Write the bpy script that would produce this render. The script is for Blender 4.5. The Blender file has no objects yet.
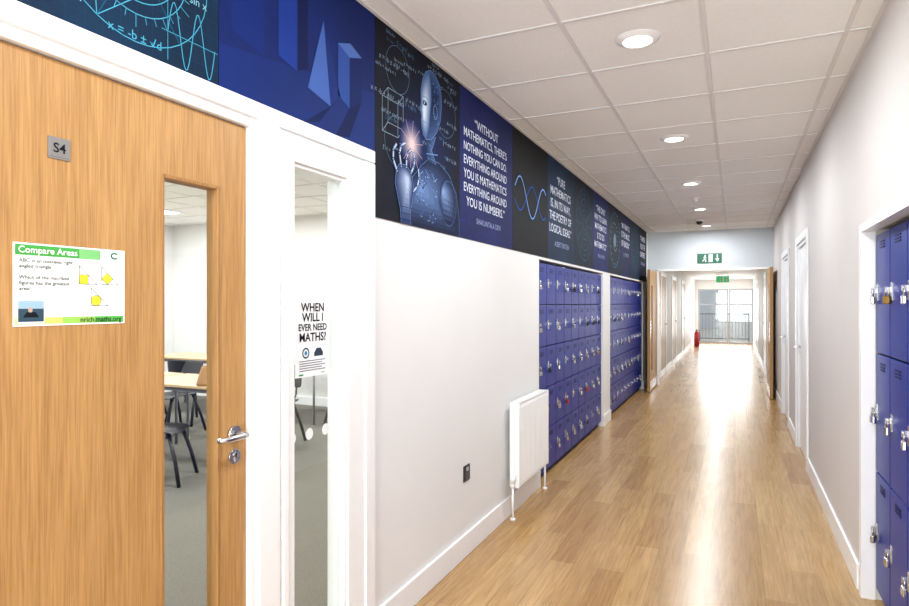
import bpy, bmesh, math, random
from mathutils import Matrix, Vector
random.seed(7)
scene = bpy.context.scene
COL = scene.collection
scene.view_settings.view_transform = 'Standard'
scene.view_settings.exposure = 0.0

# ------------------------------------------------------------------ materials
def s2l(c):
    return tuple(((v/255.0)/12.92 if v/255.0 <= 0.04045 else (((v/255.0)+0.055)/1.055)**2.4) for v in c)
_m = {}
def M(name, rgb, rough=0.5, metal=0.0, spec=0.5, noise=0.0, nscale=8.0, emit=0.0, bump=0.0, stretch=(1,1,1)):
    if name in _m: return _m[name]
    m = bpy.data.materials.new(name); m.use_nodes = True
    nt = m.node_tree; b = nt.nodes['Principled BSDF']
    c = s2l(rgb)
    b.inputs['Base Color'].default_value = (*c, 1)
    b.inputs['Roughness'].default_value = rough
    b.inputs['Metallic'].default_value = metal
    b.inputs['Specular IOR Level'].default_value = spec
    if emit > 0:
        b.inputs['Emission Color'].default_value = (*c, 1)
        b.inputs['Emission Strength'].default_value = emit
    if noise > 0 or bump > 0:
        tc = nt.nodes.new('ShaderNodeTexCoord'); mp = nt.nodes.new('ShaderNodeMapping')
        mp.inputs['Scale'].default_value = stretch
        n = nt.nodes.new('ShaderNodeTexNoise'); n.inputs['Scale'].default_value = nscale
        n.inputs['Detail'].default_value = 5
        nt.links.new(tc.outputs['Object'], mp.inputs[0]); nt.links.new(mp.outputs[0], n.inputs[0])
        if noise > 0:
            r = nt.nodes.new('ShaderNodeValToRGB')
            r.color_ramp.elements[0].position = 0.3; r.color_ramp.elements[1].position = 0.7
            r.color_ramp.elements[0].color = (*[v*(1-noise) for v in c], 1)
            r.color_ramp.elements[1].color = (*[min(1, v*(1+noise)) for v in c], 1)
            nt.links.new(n.outputs['Fac'], r.inputs[0]); nt.links.new(r.outputs[0], b.inputs['Base Color'])
        if bump > 0:
            bp = nt.nodes.new('ShaderNodeBump'); bp.inputs['Strength'].default_value = bump
            bp.inputs['Distance'].default_value = 0.002
            nt.links.new(n.outputs['Fac'], bp.inputs['Height']); nt.links.new(bp.outputs[0], b.inputs['Normal'])
    _m[name] = m
    return m

def wood(name, dark, light, rough=0.4):
    if name in _m: return _m[name]
    m = bpy.data.materials.new(name); m.use_nodes = True
    nt = m.node_tree; b = nt.nodes['Principled BSDF']; b.inputs['Roughness'].default_value = rough
    b.inputs['Specular IOR Level'].default_value = 0.35
    tc = nt.nodes.new('ShaderNodeTexCoord')
    mp = nt.nodes.new('ShaderNodeMapping'); mp.inputs['Scale'].default_value = (110, 110, 3.0)
    n = nt.nodes.new('ShaderNodeTexNoise'); n.inputs['Scale'].default_value = 2.0; n.inputs['Detail'].default_value = 6
    n.inputs['Roughness'].default_value = 0.6; n.inputs['Distortion'].default_value = 0.1
    mp2 = nt.nodes.new('ShaderNodeMapping'); mp2.inputs['Scale'].default_value = (5, 5, 0.5)
    n2 = nt.nodes.new('ShaderNodeTexNoise'); n2.inputs['Scale'].default_value = 1.3; n2.inputs['Detail'].default_value = 3
    w = nt.nodes.new('ShaderNodeMath'); w.operation = 'MULTIPLY'; w.inputs[1].default_value = 12
    fr = nt.nodes.new('ShaderNodeMath'); fr.operation = 'PINGPONG'; fr.inputs[1].default_value = 1.0
    mx = nt.nodes.new('ShaderNodeMath'); mx.operation = 'MULTIPLY_ADD'; mx.inputs[1].default_value = 0.10
    r = nt.nodes.new('ShaderNodeValToRGB')
    r.color_ramp.elements[0].position = 0.20; r.color_ramp.elements[1].position = 0.85
    r.color_ramp.elements[0].color = (*s2l(dark), 1); r.color_ramp.elements[1].color = (*s2l(light), 1)
    L = nt.links.new
    L(tc.outputs['Object'], mp.inputs[0]); L(mp.outputs[0], n.inputs[0])
    L(tc.outputs['Object'], mp2.inputs[0]); L(mp2.outputs[0], n2.inputs[0])
    L(n2.outputs['Fac'], w.inputs[0]); L(w.outputs[0], fr.inputs[0])
    L(fr.outputs[0], mx.inputs[0]); L(n.outputs['Fac'], mx.inputs[2])
    L(mx.outputs[0], r.inputs[0]); L(r.outputs[0], b.inputs['Base Color'])
    _m[name] = m
    return m

def floor_wood():
    m = bpy.data.materials.new('oak_floor'); m.use_nodes = True
    nt = m.node_tree; b = nt.nodes['Principled BSDF']; L = nt.links.new
    tc = nt.nodes.new('ShaderNodeTexCoord'); mp = nt.nodes.new('ShaderNodeMapping')
    mp.inputs['Rotation'].default_value = (0, 0, math.radians(90))
    br = nt.nodes.new('ShaderNodeTexBrick'); br.offset = 0.37; br.offset_frequency = 2
    br.inputs['Scale'].default_value = 1.0; br.inputs['Brick Width'].default_value = 1.15
    br.inputs['Row Height'].default_value = 0.14; br.inputs['Mortar Size'].default_value = 0.0012
    br.inputs['Mortar Smooth'].default_value = 0.3
    br.inputs['Color1'].default_value = (*s2l((198, 162, 110)), 1)
    br.inputs['Color2'].default_value = (*s2l((174, 136, 86)), 1)
    br.inputs['Mortar'].default_value = (*s2l((146, 112, 70)), 1)
    mp2 = nt.nodes.new('ShaderNodeMapping'); mp2.inputs['Scale'].default_value = (26, 1.6, 1)
    n = nt.nodes.new('ShaderNodeTexNoise'); n.inputs['Scale'].default_value = 1.6; n.inputs['Detail'].default_value = 8
    n.inputs['Roughness'].default_value = 0.7; n.inputs['Distortion'].default_value = 0.8
    r = nt.nodes.new('ShaderNodeValToRGB')
    r.color_ramp.elements[0].position = 0.3; r.color_ramp.elements[1].position = 0.7
    r.color_ramp.elements[0].color = (0.60, 0.54, 0.46, 1); r.color_ramp.elements[1].color = (1.08, 1.06, 1.03, 1)
    mu = nt.nodes.new('ShaderNodeMixRGB'); mu.blend_type = 'MULTIPLY'; mu.inputs[0].default_value = 1
    L(tc.outputs['Object'], mp.inputs[0]); L(mp.outputs[0], br.inputs[0])
    L(tc.outputs['Object'], mp2.inputs[0]); L(mp2.outputs[0], n.inputs[0]); L(n.outputs['Fac'], r.inputs[0])
    L(br.outputs['Color'], mu.inputs[1]); L(r.outputs[0], mu.inputs[2]); L(mu.outputs[0], b.inputs['Base Color'])
    b.inputs['Roughness'].default_value = 0.25
    b.inputs['Specular IOR Level'].default_value = 0.55
    bp = nt.nodes.new('ShaderNodeBump'); bp.inputs['Strength'].default_value = 0.10; bp.inputs['Distance'].default_value = 0.002
    L(n.outputs['Fac'], bp.inputs['Height']); L(bp.outputs[0], b.inputs['Normal'])
    return m

def glass_mat():
    m = bpy.data.materials.new('clear_glass'); m.use_nodes = True
    nt = m.node_tree; nt.nodes.clear()
    o = nt.nodes.new('ShaderNodeOutputMaterial'); mix = nt.nodes.new('ShaderNodeMixShader')
    t = nt.nodes.new('ShaderNodeBsdfTransparent'); t.inputs[0].default_value = (0.97, 0.99, 0.98, 1)
    g = nt.nodes.new('ShaderNodeBsdfGlossy'); g.inputs['Roughness'].default_value = 0.02
    lw = nt.nodes.new('ShaderNodeLayerWeight'); lw.inputs[0].default_value = 0.5
    p = nt.nodes.new('ShaderNodeMath'); p.operation = 'POWER'; p.inputs[1].default_value = 4.0
    q = nt.nodes.new('ShaderNodeMath'); q.operation = 'MULTIPLY_ADD'; q.inputs[1].default_value = 0.6; q.inputs[2].default_value = 0.03
    nt.links.new(lw.outputs['Facing'], p.inputs[0]); nt.links.new(p.outputs[0], q.inputs[0])
    nt.links.new(q.outputs[0], mix.inputs[0]); nt.links.new(t.outputs[0], mix.inputs[1])
    nt.links.new(g.outputs[0], mix.inputs[2]); nt.links.new(mix.outputs[0], o.inputs[0])
    return m

WHITE = M('white_wall_paint', (230, 230, 229), 0.6, noise=0.012, nscale=3)
RWALL = M('shaded_white_wall_paint', (216, 211, 208), 0.6, noise=0.012, nscale=3)  # shade of the right wall is put into this darker, warmer white
FARW = M('far_wall_paint', (224, 223, 221), 0.6, noise=0.01)
GREYW = M('pale_blue_grey_paint', (202, 209, 215), 0.6, noise=0.01)
GLOSSW = M('white_gloss_paint', (240, 241, 242), 0.3, noise=0.01)
TILE = M('mineral_ceiling_tile', (240, 240, 238), 0.9, noise=0.025, nscale=60, bump=0.3)
TBAR = M('ceiling_grid_metal', (222, 221, 220), 0.5, noise=0.01)
OAK = wood('oak_veneer', (140, 98, 54), (196, 153, 98))
OAKD = wood('oak_bead', (126, 88, 46), (174, 131, 80))
BLUE = M('locker_blue_enamel', (12, 38, 132), 0.38, spec=0.3, noise=0.03, nscale=4)
BLUED = M('locker_dark_blue_enamel', (6, 16, 72), 0.5, spec=0.2, noise=0.03, nscale=4)
CHROME = M('brushed_steel', (200, 200, 202), 0.25, metal=1.0, noise=0.03, nscale=20)
BRASS = M('brass', (190, 150, 80), 0.3, metal=1.0, noise=0.03)
BLACK = M('black_plastic', (24, 24, 28), 0.4, noise=0.05)
GLASS = glass_mat()
CARPET = M('grey_carpet', (104, 101, 92), 0.95, noise=0.2, nscale=90, bump=0.5)
FLOORM = floor_wood()
LIGHTWOOD = wood('maple_laminate', (186, 154, 112), (210, 182, 142))
RADW = M('radiator_white_enamel', (242, 243, 243), 0.3, noise=0.01)

# ------------------------------------------------------------------ mesh helpers
def box(bm, x0, x1, y0, y1, z0, z1, mi=0):
    vs = [bm.verts.new(p) for p in ((x0,y0,z0),(x1,y0,z0),(x1,y1,z0),(x0,y1,z0),(x0,y0,z1),(x1,y0,z1),(x1,y1,z1),(x0,y1,z1))]
    out = []
    for f in ((0,3,2,1),(4,5,6,7),(0,1,5,4),(1,2,6,5),(2,3,7,6),(3,0,4,7)):
        fc = bm.faces.new([vs[i] for i in f]); fc.material_index = mi; out.append(fc)
    return out
def cyl(bm, p0, p1, r0, r1=None, seg=20, mi=0, caps=True, smooth=True):
    if r1 is None: r1 = r0
    p0, p1 = Vector(p0), Vector(p1); d = (p1-p0).normalized()
    a = d.orthogonal().normalized(); b = d.cross(a)
    A = [bm.verts.new(p0 + r0*(a*math.cos(t)+b*math.sin(t))) for t in [2*math.pi*i/seg for i in range(seg)]]
    B = [bm.verts.new(p1 + r1*(a*math.cos(t)+b*math.sin(t))) for t in [2*math.pi*i/seg for i in range(seg)]]
    for i in range(seg):
        f = bm.faces.new((A[i], A[(i+1)%seg], B[(i+1)%seg], B[i])); f.material_index = mi; f.smooth = smooth
    if caps:
        f = bm.faces.new(A[::-1]); f.material_index = mi
        f = bm.faces.new(B); f.material_index = mi
def tube(bm, pts, r, seg=12, mi=0):
    pts = [Vector(p) for p in pts]; rings = []
    prev = None
    for i, p in enumerate(pts):
        d = (pts[min(i+1, len(pts)-1)] - pts[max(i-1, 0)]).normalized()
        if prev is None: a = d.orthogonal().normalized()
        else: a = (prev - d*prev.dot(d)).normalized()
        prev = a; b = d.cross(a)
        rings.append([bm.verts.new(p + r*(a*math.cos(t)+b*math.sin(t))) for t in [2*math.pi*k/seg for k in range(seg)]])
    for i in range(len(rings)-1):
        for k in range(seg):
            f = bm.faces.new((rings[i][k], rings[i][(k+1)%seg], rings[i+1][(k+1)%seg], rings[i+1][k])); f.smooth = True; f.material_index = mi
    f = bm.faces.new(rings[0][::-1]); f.material_index = mi
    f = bm.faces.new(rings[-1]); f.material_index = mi
def obj(name, bm, mats, parent=None, loc=(0,0,0), rot=(0,0,0), bevel=0, label=None, category=None, kind=None, group=None, subsurf=0):
    bmesh.ops.recalc_face_normals(bm, faces=bm.faces)
    me = bpy.data.meshes.new(name); bm.to_mesh(me); bm.free()
    if not isinstance(mats, (list, tuple)): mats = [mats]
    for m in mats: me.materials.append(m)
    o = bpy.data.objects.new(name, me); COL.objects.link(o)
    o.location = loc; o.rotation_euler = rot
    if parent: o.parent = parent
    if bevel:
        md = o.modifiers.new('bevel', 'BEVEL'); md.width = bevel; md.segments = 2; md.limit_method = 'ANGLE'
    if subsurf:
        md = o.modifiers.new('sub', 'SUBSURF'); md.levels = subsurf; md.render_levels = subsurf
    tag(o, label, category, kind, group)
    return o
def tag(o, label=None, category=None, kind=None, group=None):
    if label: o['label'] = label
    if category: o['category'] = category
    if kind: o['kind'] = kind
    if group: o['group'] = group
def empty(name, loc, rot=(0,0,0), **k):
    e = bpy.data.objects.new(name, None); e.empty_display_size = 0.1
    e.location = loc; e.rotation_euler = rot; COL.objects.link(e); tag(e, **k); return e
def boxes(name, lst, mat, bevel=0, **k):
    bm = bmesh.new()
    for b in lst: box(bm, *b)
    return obj(name, bm, mat, bevel=bevel, **k)
def clone(root, loc, rot=None, parent=None):
    n = root.copy(); COL.objects.link(n)
    if parent: n.parent = parent
    else:
        n.location = loc
        if rot is not None: n.rotation_euler = rot
    for c in root.children: clone(c, None, None, n)
    return n

XL, XR, CZ, YE = -1.456, 0.593, 2.78, 11.6
S = dict(kind='structure')

# ------------------------------------------------------------------ shell
boxes('floor', [(-1.56, 0.75, -3.2, 26, -0.1, 0.0)], FLOORM, label='glossy light oak plank corridor floor', category='floor', **S)
boxes('floor_classroom', [(-8.6, -1.561, -1.0, 7.3, -0.1, -0.001)], CARPET, label='grey-green carpet in the classroom', category='floor', **S)
DY0, DY1, DH = 0.595, 1.521, 2.076         # door leaf
FT = 2.166                                   # frame top
WY0, WY1 = 1.738, 2.073                      # side window glass
boxes('wall_left', [
    (-1.56, XL, -3.2, 0.50, 0, CZ+0.1), (-1.56, XL, 0.50, 2.262, FT-0.005, CZ+0.1),
    (-1.56, XL, 2.262, 4.79, 0, CZ+0.1), (-1.56, XL, 4.79, 7.44, 1.86, CZ+0.1), (-1.56, XL, 7.44, 7.9, 0, CZ+0.1),
    (-1.56, XL, 7.9, 10.96, 1.86, CZ+0.1), (-1.56, XL, 10.96, YE, 0, CZ+0.1)],
    WHITE, label='white painted corridor wall', category='wall', **S)
boxes('wall_locker_recess', [
    (-2.06, -1.98, 4.71, 11.04, 0, 1.94), (-1.98, -1.56, 4.71, 4.79, 0, 1.94), (-1.98, -1.56, 7.44, 7.9, 0, 1.94),
    (-1.98, -1.56, 10.96, 11.04, 0, 1.94), (-1.98, -1.56, 4.79, 7.44, 1.86, 1.94), (-1.98, -1.56, 7.9, 10.96, 1.86, 1.94)],
    WHITE, label='white lining of the locker recess', category='wall', **S)
RD = [(6.25, 7.25), (8.35, 9.35)]
RH = 1.872
boxes('wall_right', [
    (XR, 0.75, -3.2, 1.2, 0, CZ+0.1), (XR, 0.75, 1.2, 3.68, RH, CZ+0.1), (XR, 0.75, 3.68, RD[0][0], 0, CZ+0.1),
    (XR, 0.75, RD[0][0], RD[0][1], 2.1, CZ+0.1), (XR, 0.75, RD[0][1], RD[1][0], 0, CZ+0.1),
    (XR, 0.75, RD[1][0], RD[1][1], 2.1, CZ+0.1), (XR, 0.75, RD[1][1], YE, 0, CZ+0.1)],
    RWALL, label='white painted corridor wall, shade put into its warm tint', category='wall', **S)
boxes('wall_locker_alcove', [
    (1.17, 1.25, 1.12, 3.76, 0, 1.97), (0.75, 1.17, 3.68, 3.76, 0, 1.97), (0.75, 1.17, 1.12, 1.2, 0, 1.97), (0.75, 1.17, 1.2, 3.68, RH, 1.97)],
    RWALL, label='lining of the opposite locker recess', category='wall', **S)
boxes('ceiling', [(-1.6, 0.8, -3.2, YE+0.2, CZ+0.006, CZ+0.1)], TILE, label='suspended ceiling of mineral tiles', category='ceiling', **S)
# T bar grid
bm = bmesh.new()
hb = 0.010
gx = (-1.33, -0.73, -0.13, 0.478)
for x in gx: box(bm, x-hb, x+hb, -3.1, YE, CZ, CZ+0.0055)
y = 2.725 - 0.65*9
ny = []
while y < YE-0.05:
    ny.append(y); y += 0.65
for y in ny:
    xs = [XL]
    for x in gx: xs += [x-hb, x+hb]
    xs.append(XR)
    for i in range(0, 10, 2): box(bm, xs[i], xs[i+1], y-hb, y+hb, CZ, CZ+0.0055)
box(bm, XL, XL+0.02, -3.1, YE, CZ-0.001, CZ+0.0055); box(bm, XR-0.02, XR, -3.1, YE, CZ-0.001, CZ+0.0055)
obj('trim_1', bm, TBAR, label='ceiling tile support grid', category='ceiling grid', **S)

# far partition and far corridor
boxes('wall_back', [(XL, XR, YE, YE+0.12, 2.10, CZ+0.05), (XL, -1.29, YE, YE+0.12, 0, 2.10), (0.53, XR, YE, YE+0.12, 0, 2.10)],
      GREYW, label='pale grey partition over the double doors', category='wall', **S)
boxes('trim_2', [(-1.305, -1.265, YE-0.015, YE+0.13, 0, 2.10), (0.505, 0.545, YE-0.015, YE+0.13, 0, 2.10), (-1.305, 0.545, YE-0.015, YE+0.13, 2.08, 2.11)],
      GLOSSW, label='white double door frame', category='door frame', **S)
YF = 24.5
boxes('wall_left_far', [(-1.56, -1.38, YE+0.12, YF+0.1, 0, 2.5)], FARW, label='cream corridor wall beyond the doors', category='wall', **S)
boxes('wall_right_far', [(0.60, 0.78, YE+0.12, YF+0.1, 0, 2.5)], FARW, label='white corridor wall beyond the doors', category='wall', **S)
boxes('ceiling_far', [(-1.6, 0.8, YE+0.12, YF+0.1, 2.38, 2.5)], FARW, label='plain white lower ceiling', category='ceiling', **S)
boxes('wall_end', [(-1.38, 0.60, YF, YF+0.1, 2.02, 2.38), (-1.38, -1.26, YF, YF+0.1, 0, 2.02)], FARW, label='white end wall above the glazing', category='wall', **S)
bm = bmesh.new()
for x in (-1.26, -0.28, -0.20, 0.55): box(bm, x, x+0.05, YF+0.01, YF+0.07, 0, 2.02)
for z in (0.0, 1.42, 1.97):
    for a, b2 in ((-1.21, -0.28), (-0.15, 0.55)): box(bm, a, b2, YF+0.01, YF+0.07, z, z+0.05)
w1 = obj('window_1', bm, M('grey_window_frame', (168, 172, 178), 0.4, noise=0.01), label='pale grey framed glazed end screen', category='window', **S)
bm = bmesh.new(); box(bm, -1.21, -0.28, YF+0.035, YF+0.045, 0.05, 1.97); box(bm, -0.15, 0.55, YF+0.035, YF+0.045, 0.05, 1.97)
obj('glass', bm, GLASS, parent=w1)
boxes('ground_outside', [(-12, 12, YF+0.15, YF+30, -0.12, -0.02)], M('pale_paving', (150, 150, 148), 0.8, noise=0.05), label='pale paving outside', category='ground', **S)
boxes('building_outside', [(-12, -0.9, YF+14, YF+15, -0.02, 3.2)], M('pale_cladding', (176, 180, 186), 0.7, noise=0.04), label='pale clad building across the yard', category='building')
# railing outside
RAILM = M('grey_rail_paint', (128, 130, 134), 0.4, noise=0.02)
bm = bmesh.new()
box(bm, -1.3, 0.5, YF+1.2, YF+1.24, 1.05, 1.10); box(bm, -1.3, 0.5, YF+1.2, YF+1.24, 0.1, 0.14)
for i in range(16): box(bm, -1.28+i*0.117, -1.265+i*0.117, YF+1.21, YF+1.23, 0.14, 1.05)
box(bm, -1.3, -1.26, YF+1.2, YF+1.24, -0.02, 1.05); box(bm, 0.46, 0.5, YF+1.2, YF+1.24, -0.02, 1.05)
obj('guard_railing', bm, RAILM, label='grey metal guard railing outside the glazing', category='railing')

# classroom shell
boxes('wall_classroom_side', [(-8.6, -8.5, -1.0, 7.3, 0, CZ+0.1)], FARW, label='white classroom wall', category='wall', **S)
boxes('wall_classroom_end', [(-8.5, -1.56, 7.2, 7.3, 0, CZ+0.1)], FARW, label='white classroom end wall', category='wall', **S)
boxes('wall_classroom_front', [(-8.5, -1.56, -1.1, -1.0, 0, CZ+0.1)], FARW, label='white classroom front wall', category='wall', **S)
boxes('ceiling_classroom', [(-8.6, -1.601, -1.1, 7.3, CZ+0.006, CZ+0.1)], TILE, label='classroom tiled ceiling', category='ceiling', **S)
bm = bmesh.new()
for i in range(12):
    x = -8.3+i*0.6; box(bm, x-0.012, x+0.012, -1, 7.2, CZ, CZ+0.0055)
for j in range(14):
    y = -0.7+j*0.6
    for i in range(11): box(bm, -8.3+i*0.6+0.012, -8.3+(i+1)*0.6-0.012, y-0.012, y+0.012, CZ, CZ+0.0055)
obj('trim_3', bm, TBAR, label='classroom ceiling grid', category='ceiling grid', **S)
boxes('baseboard_classroom', [(-8.5, -8.48, -1, 7.2, 0, 0.12), (-8.48, -1.6, 7.18, 7.2, 0, 0.12)], GLOSSW, label='white classroom skirting', category='baseboard', **S)

# baseboards
bt = 0.016
boxes('baseboard_left', [(XL, XL+bt, 2.30, 4.79, 0, 0.135), (XL, XL+bt, 7.44, 7.9, 0, 0.135), (XL, XL+bt, 10.96, YE-0.02, 0, 0.135)], GLOSSW, bevel=0.004, label='white skirting board', category='baseboard', **S)
boxes('baseboard_right', [(XR-bt, XR, 3.76, RD[0][0]-0.08, 0, 0.135), (XR-bt, XR, RD[0][1]+0.08, RD[1][0]-0.08, 0, 0.135), (XR-bt, XR, RD[1][1]+0.08, YE-0.02, 0, 0.135)], GLOSSW, bevel=0.004, label='white skirting board', category='baseboard', **S)
boxes('baseboard_far', [(-1.38, -1.364, YE+0.13, YF, 0, 0.12), (0.584, 0.60, YE+0.13, YF, 0, 0.12)], GLOSSW, label='white skirting board', category='baseboard', **S)

# ------------------------------------------------------------------ near door frame + side window
bm = bmesh.new()
fx0, fx1 = -1.56, XL+0.012
box(bm, fx0, fx1, 0.505, DY0-0.004, 0, FT-0.006)             # hinge jamb
box(bm, fx0, fx1, DY1+0.004, 1.645, 0, DH+0.004)       # latch jamb
box(bm, fx0, fx1, 0.505, 2.262, DH+0.004, FT-0.006)    # head
box(bm, XL+0.001, XL+0.024, 0.45, 2.268, DH+0.036, FT)       # architrave head
box(bm, XL+0.001, XL+0.024, 0.45, DY0-0.03, 0, DH+0.036)
box(bm, XL+0.001, XL+0.024, 1.555, 1.655, 0, DH+0.036)
obj('trim_4', bm, GLOSSW, bevel=0.004, label='white painted classroom door frame', category='door frame', **S)
bm = bmesh.new()
box(bm, -1.545, XL+0.018, 1.665, WY0, 0, DH+0.03)
box(bm, -1.545, XL+0.018, WY1, 2.250, 0, DH+0.03)
box(bm, -1.545, XL+0.018, WY0, WY1, 2.01, DH+0.03)
box(bm, -1.545, XL+0.018, WY0, WY1, 0, 0.10)
box(bm, XL+0.018, XL+0.028, 1.668, 1.695, 0, DH+0.02)
box(bm, XL+0.018, XL+0.028, 2.19, 2.262, 0, DH+0.03)
for a, b2 in ((WY1-0.014, WY1),): box(bm, XL-0.018, XL+0.006, a, b2, 0.10, 2.01)
box(bm, XL-0.018, XL+0.006, WY0, WY1-0.014, 1.996, 2.01)
win = obj('window_2', bm, GLOSSW, bevel=0.003, label='narrow white framed glazed side panel beside the door', category='window', **S)
GXF = XL-0.020
bm = bmesh.new(); box(bm, GXF-0.006, GXF, WY0+0.001, WY1-0.001, 0.101, 2.009)
obj('glass', bm, GLASS, parent=win)

# door leaf
LX0, LX1 = XL-0.050, XL-0.006
VY0, VY1, VZ0, VZ1 = 1.196, 1.412, 0.18, 1.865
O = Vector((LX0, DY0, 0.005))
def rb(bm, x0, x1, y0, y1, z0, z1): box(bm, x0-O.x, x1-O.x, y0-O.y, y1-O.y, z0-O.z, z1-O.z)
bm = bmesh.new()
rb(bm, LX0, LX1, DY0, VY0, 0.008, DH); rb(bm, LX0, LX1, VY1, DY1, 0.008, DH)
rb(bm, LX0, LX1, VY0, VY1, VZ1, DH); rb(bm, LX0, LX1, VY0, VY1, 0.008, VZ0)
door = obj('door_1', bm, OAK, loc=O, label='oak veneer classroom door with tall vision panel', category='door', **S)
bm = bmesh.new(); bw = 0.012
for a, b2 in ((VY0, VY0+bw), (VY1-bw, VY1)): rb(bm, LX0-0.002, LX1+0.003, a, b2, VZ0, VZ1)
rb(bm, LX0-0.002, LX1+0.003, VY0+bw, VY1-bw, VZ1-bw, VZ1); rb(bm, LX0-0.002, LX1+0.003, VY0+bw, VY1-bw, VZ0, VZ0+bw)
obj('glazing_bead', bm, OAKD, parent=door, bevel=0.003)
bm = bmesh.new(); rb(bm, LX0+0.019, LX0+0.025, VY0+bw, VY1-bw, VZ0+bw, VZ1-bw)
obj('vision_glass', bm, GLASS, parent=door)
# handle
HX = LX1-O.x
hy, hz = 1.468-O.y, 1.080-O.z
bm = bmesh.new()
cyl(bm, (HX, hy, hz), (HX+0.010, hy, hz), 0.026, seg=32)
cyl(bm, (HX+0.010, hy, hz), (HX+0.05, hy, hz), 0.010)
tube(bm, [(HX+0.05, hy+0.006, hz), (HX+0.054, hy-0.015, hz), (HX+0.054, hy-0.05, hz), (HX+0.054, hy-0.082, hz), (HX+0.048, hy-0.092, hz), (HX+0.035, hy-0.094, hz)], 0.0095)
obj('lever_handle', bm, CHROME, parent=door, label='brushed steel lever handle')
bm = bmesh.new()
cyl(bm, (HX, hy, hz-0.072), (HX+0.008, hy, hz-0.072), 0.024, seg=32)
cyl(bm, (HX+0.008, hy, hz-0.066), (HX+0.012, hy, hz-0.066), 0.009)
box(bm, HX+0.008, HX+0.0115, hy-0.004, hy+0.004, hz-0.088, hz-0.068)
obj('key_escutcheon', bm, CHROME, parent=door, bevel=0.001, label='round steel key escutcheon')
bm = bmesh.new(); box(bm, HX+0.0122, HX+0.0128, hy-0.0015, hy+0.0015, hz-0.075, hz-0.060)
obj('keyhole', bm, BLACK, parent=door)

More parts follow.
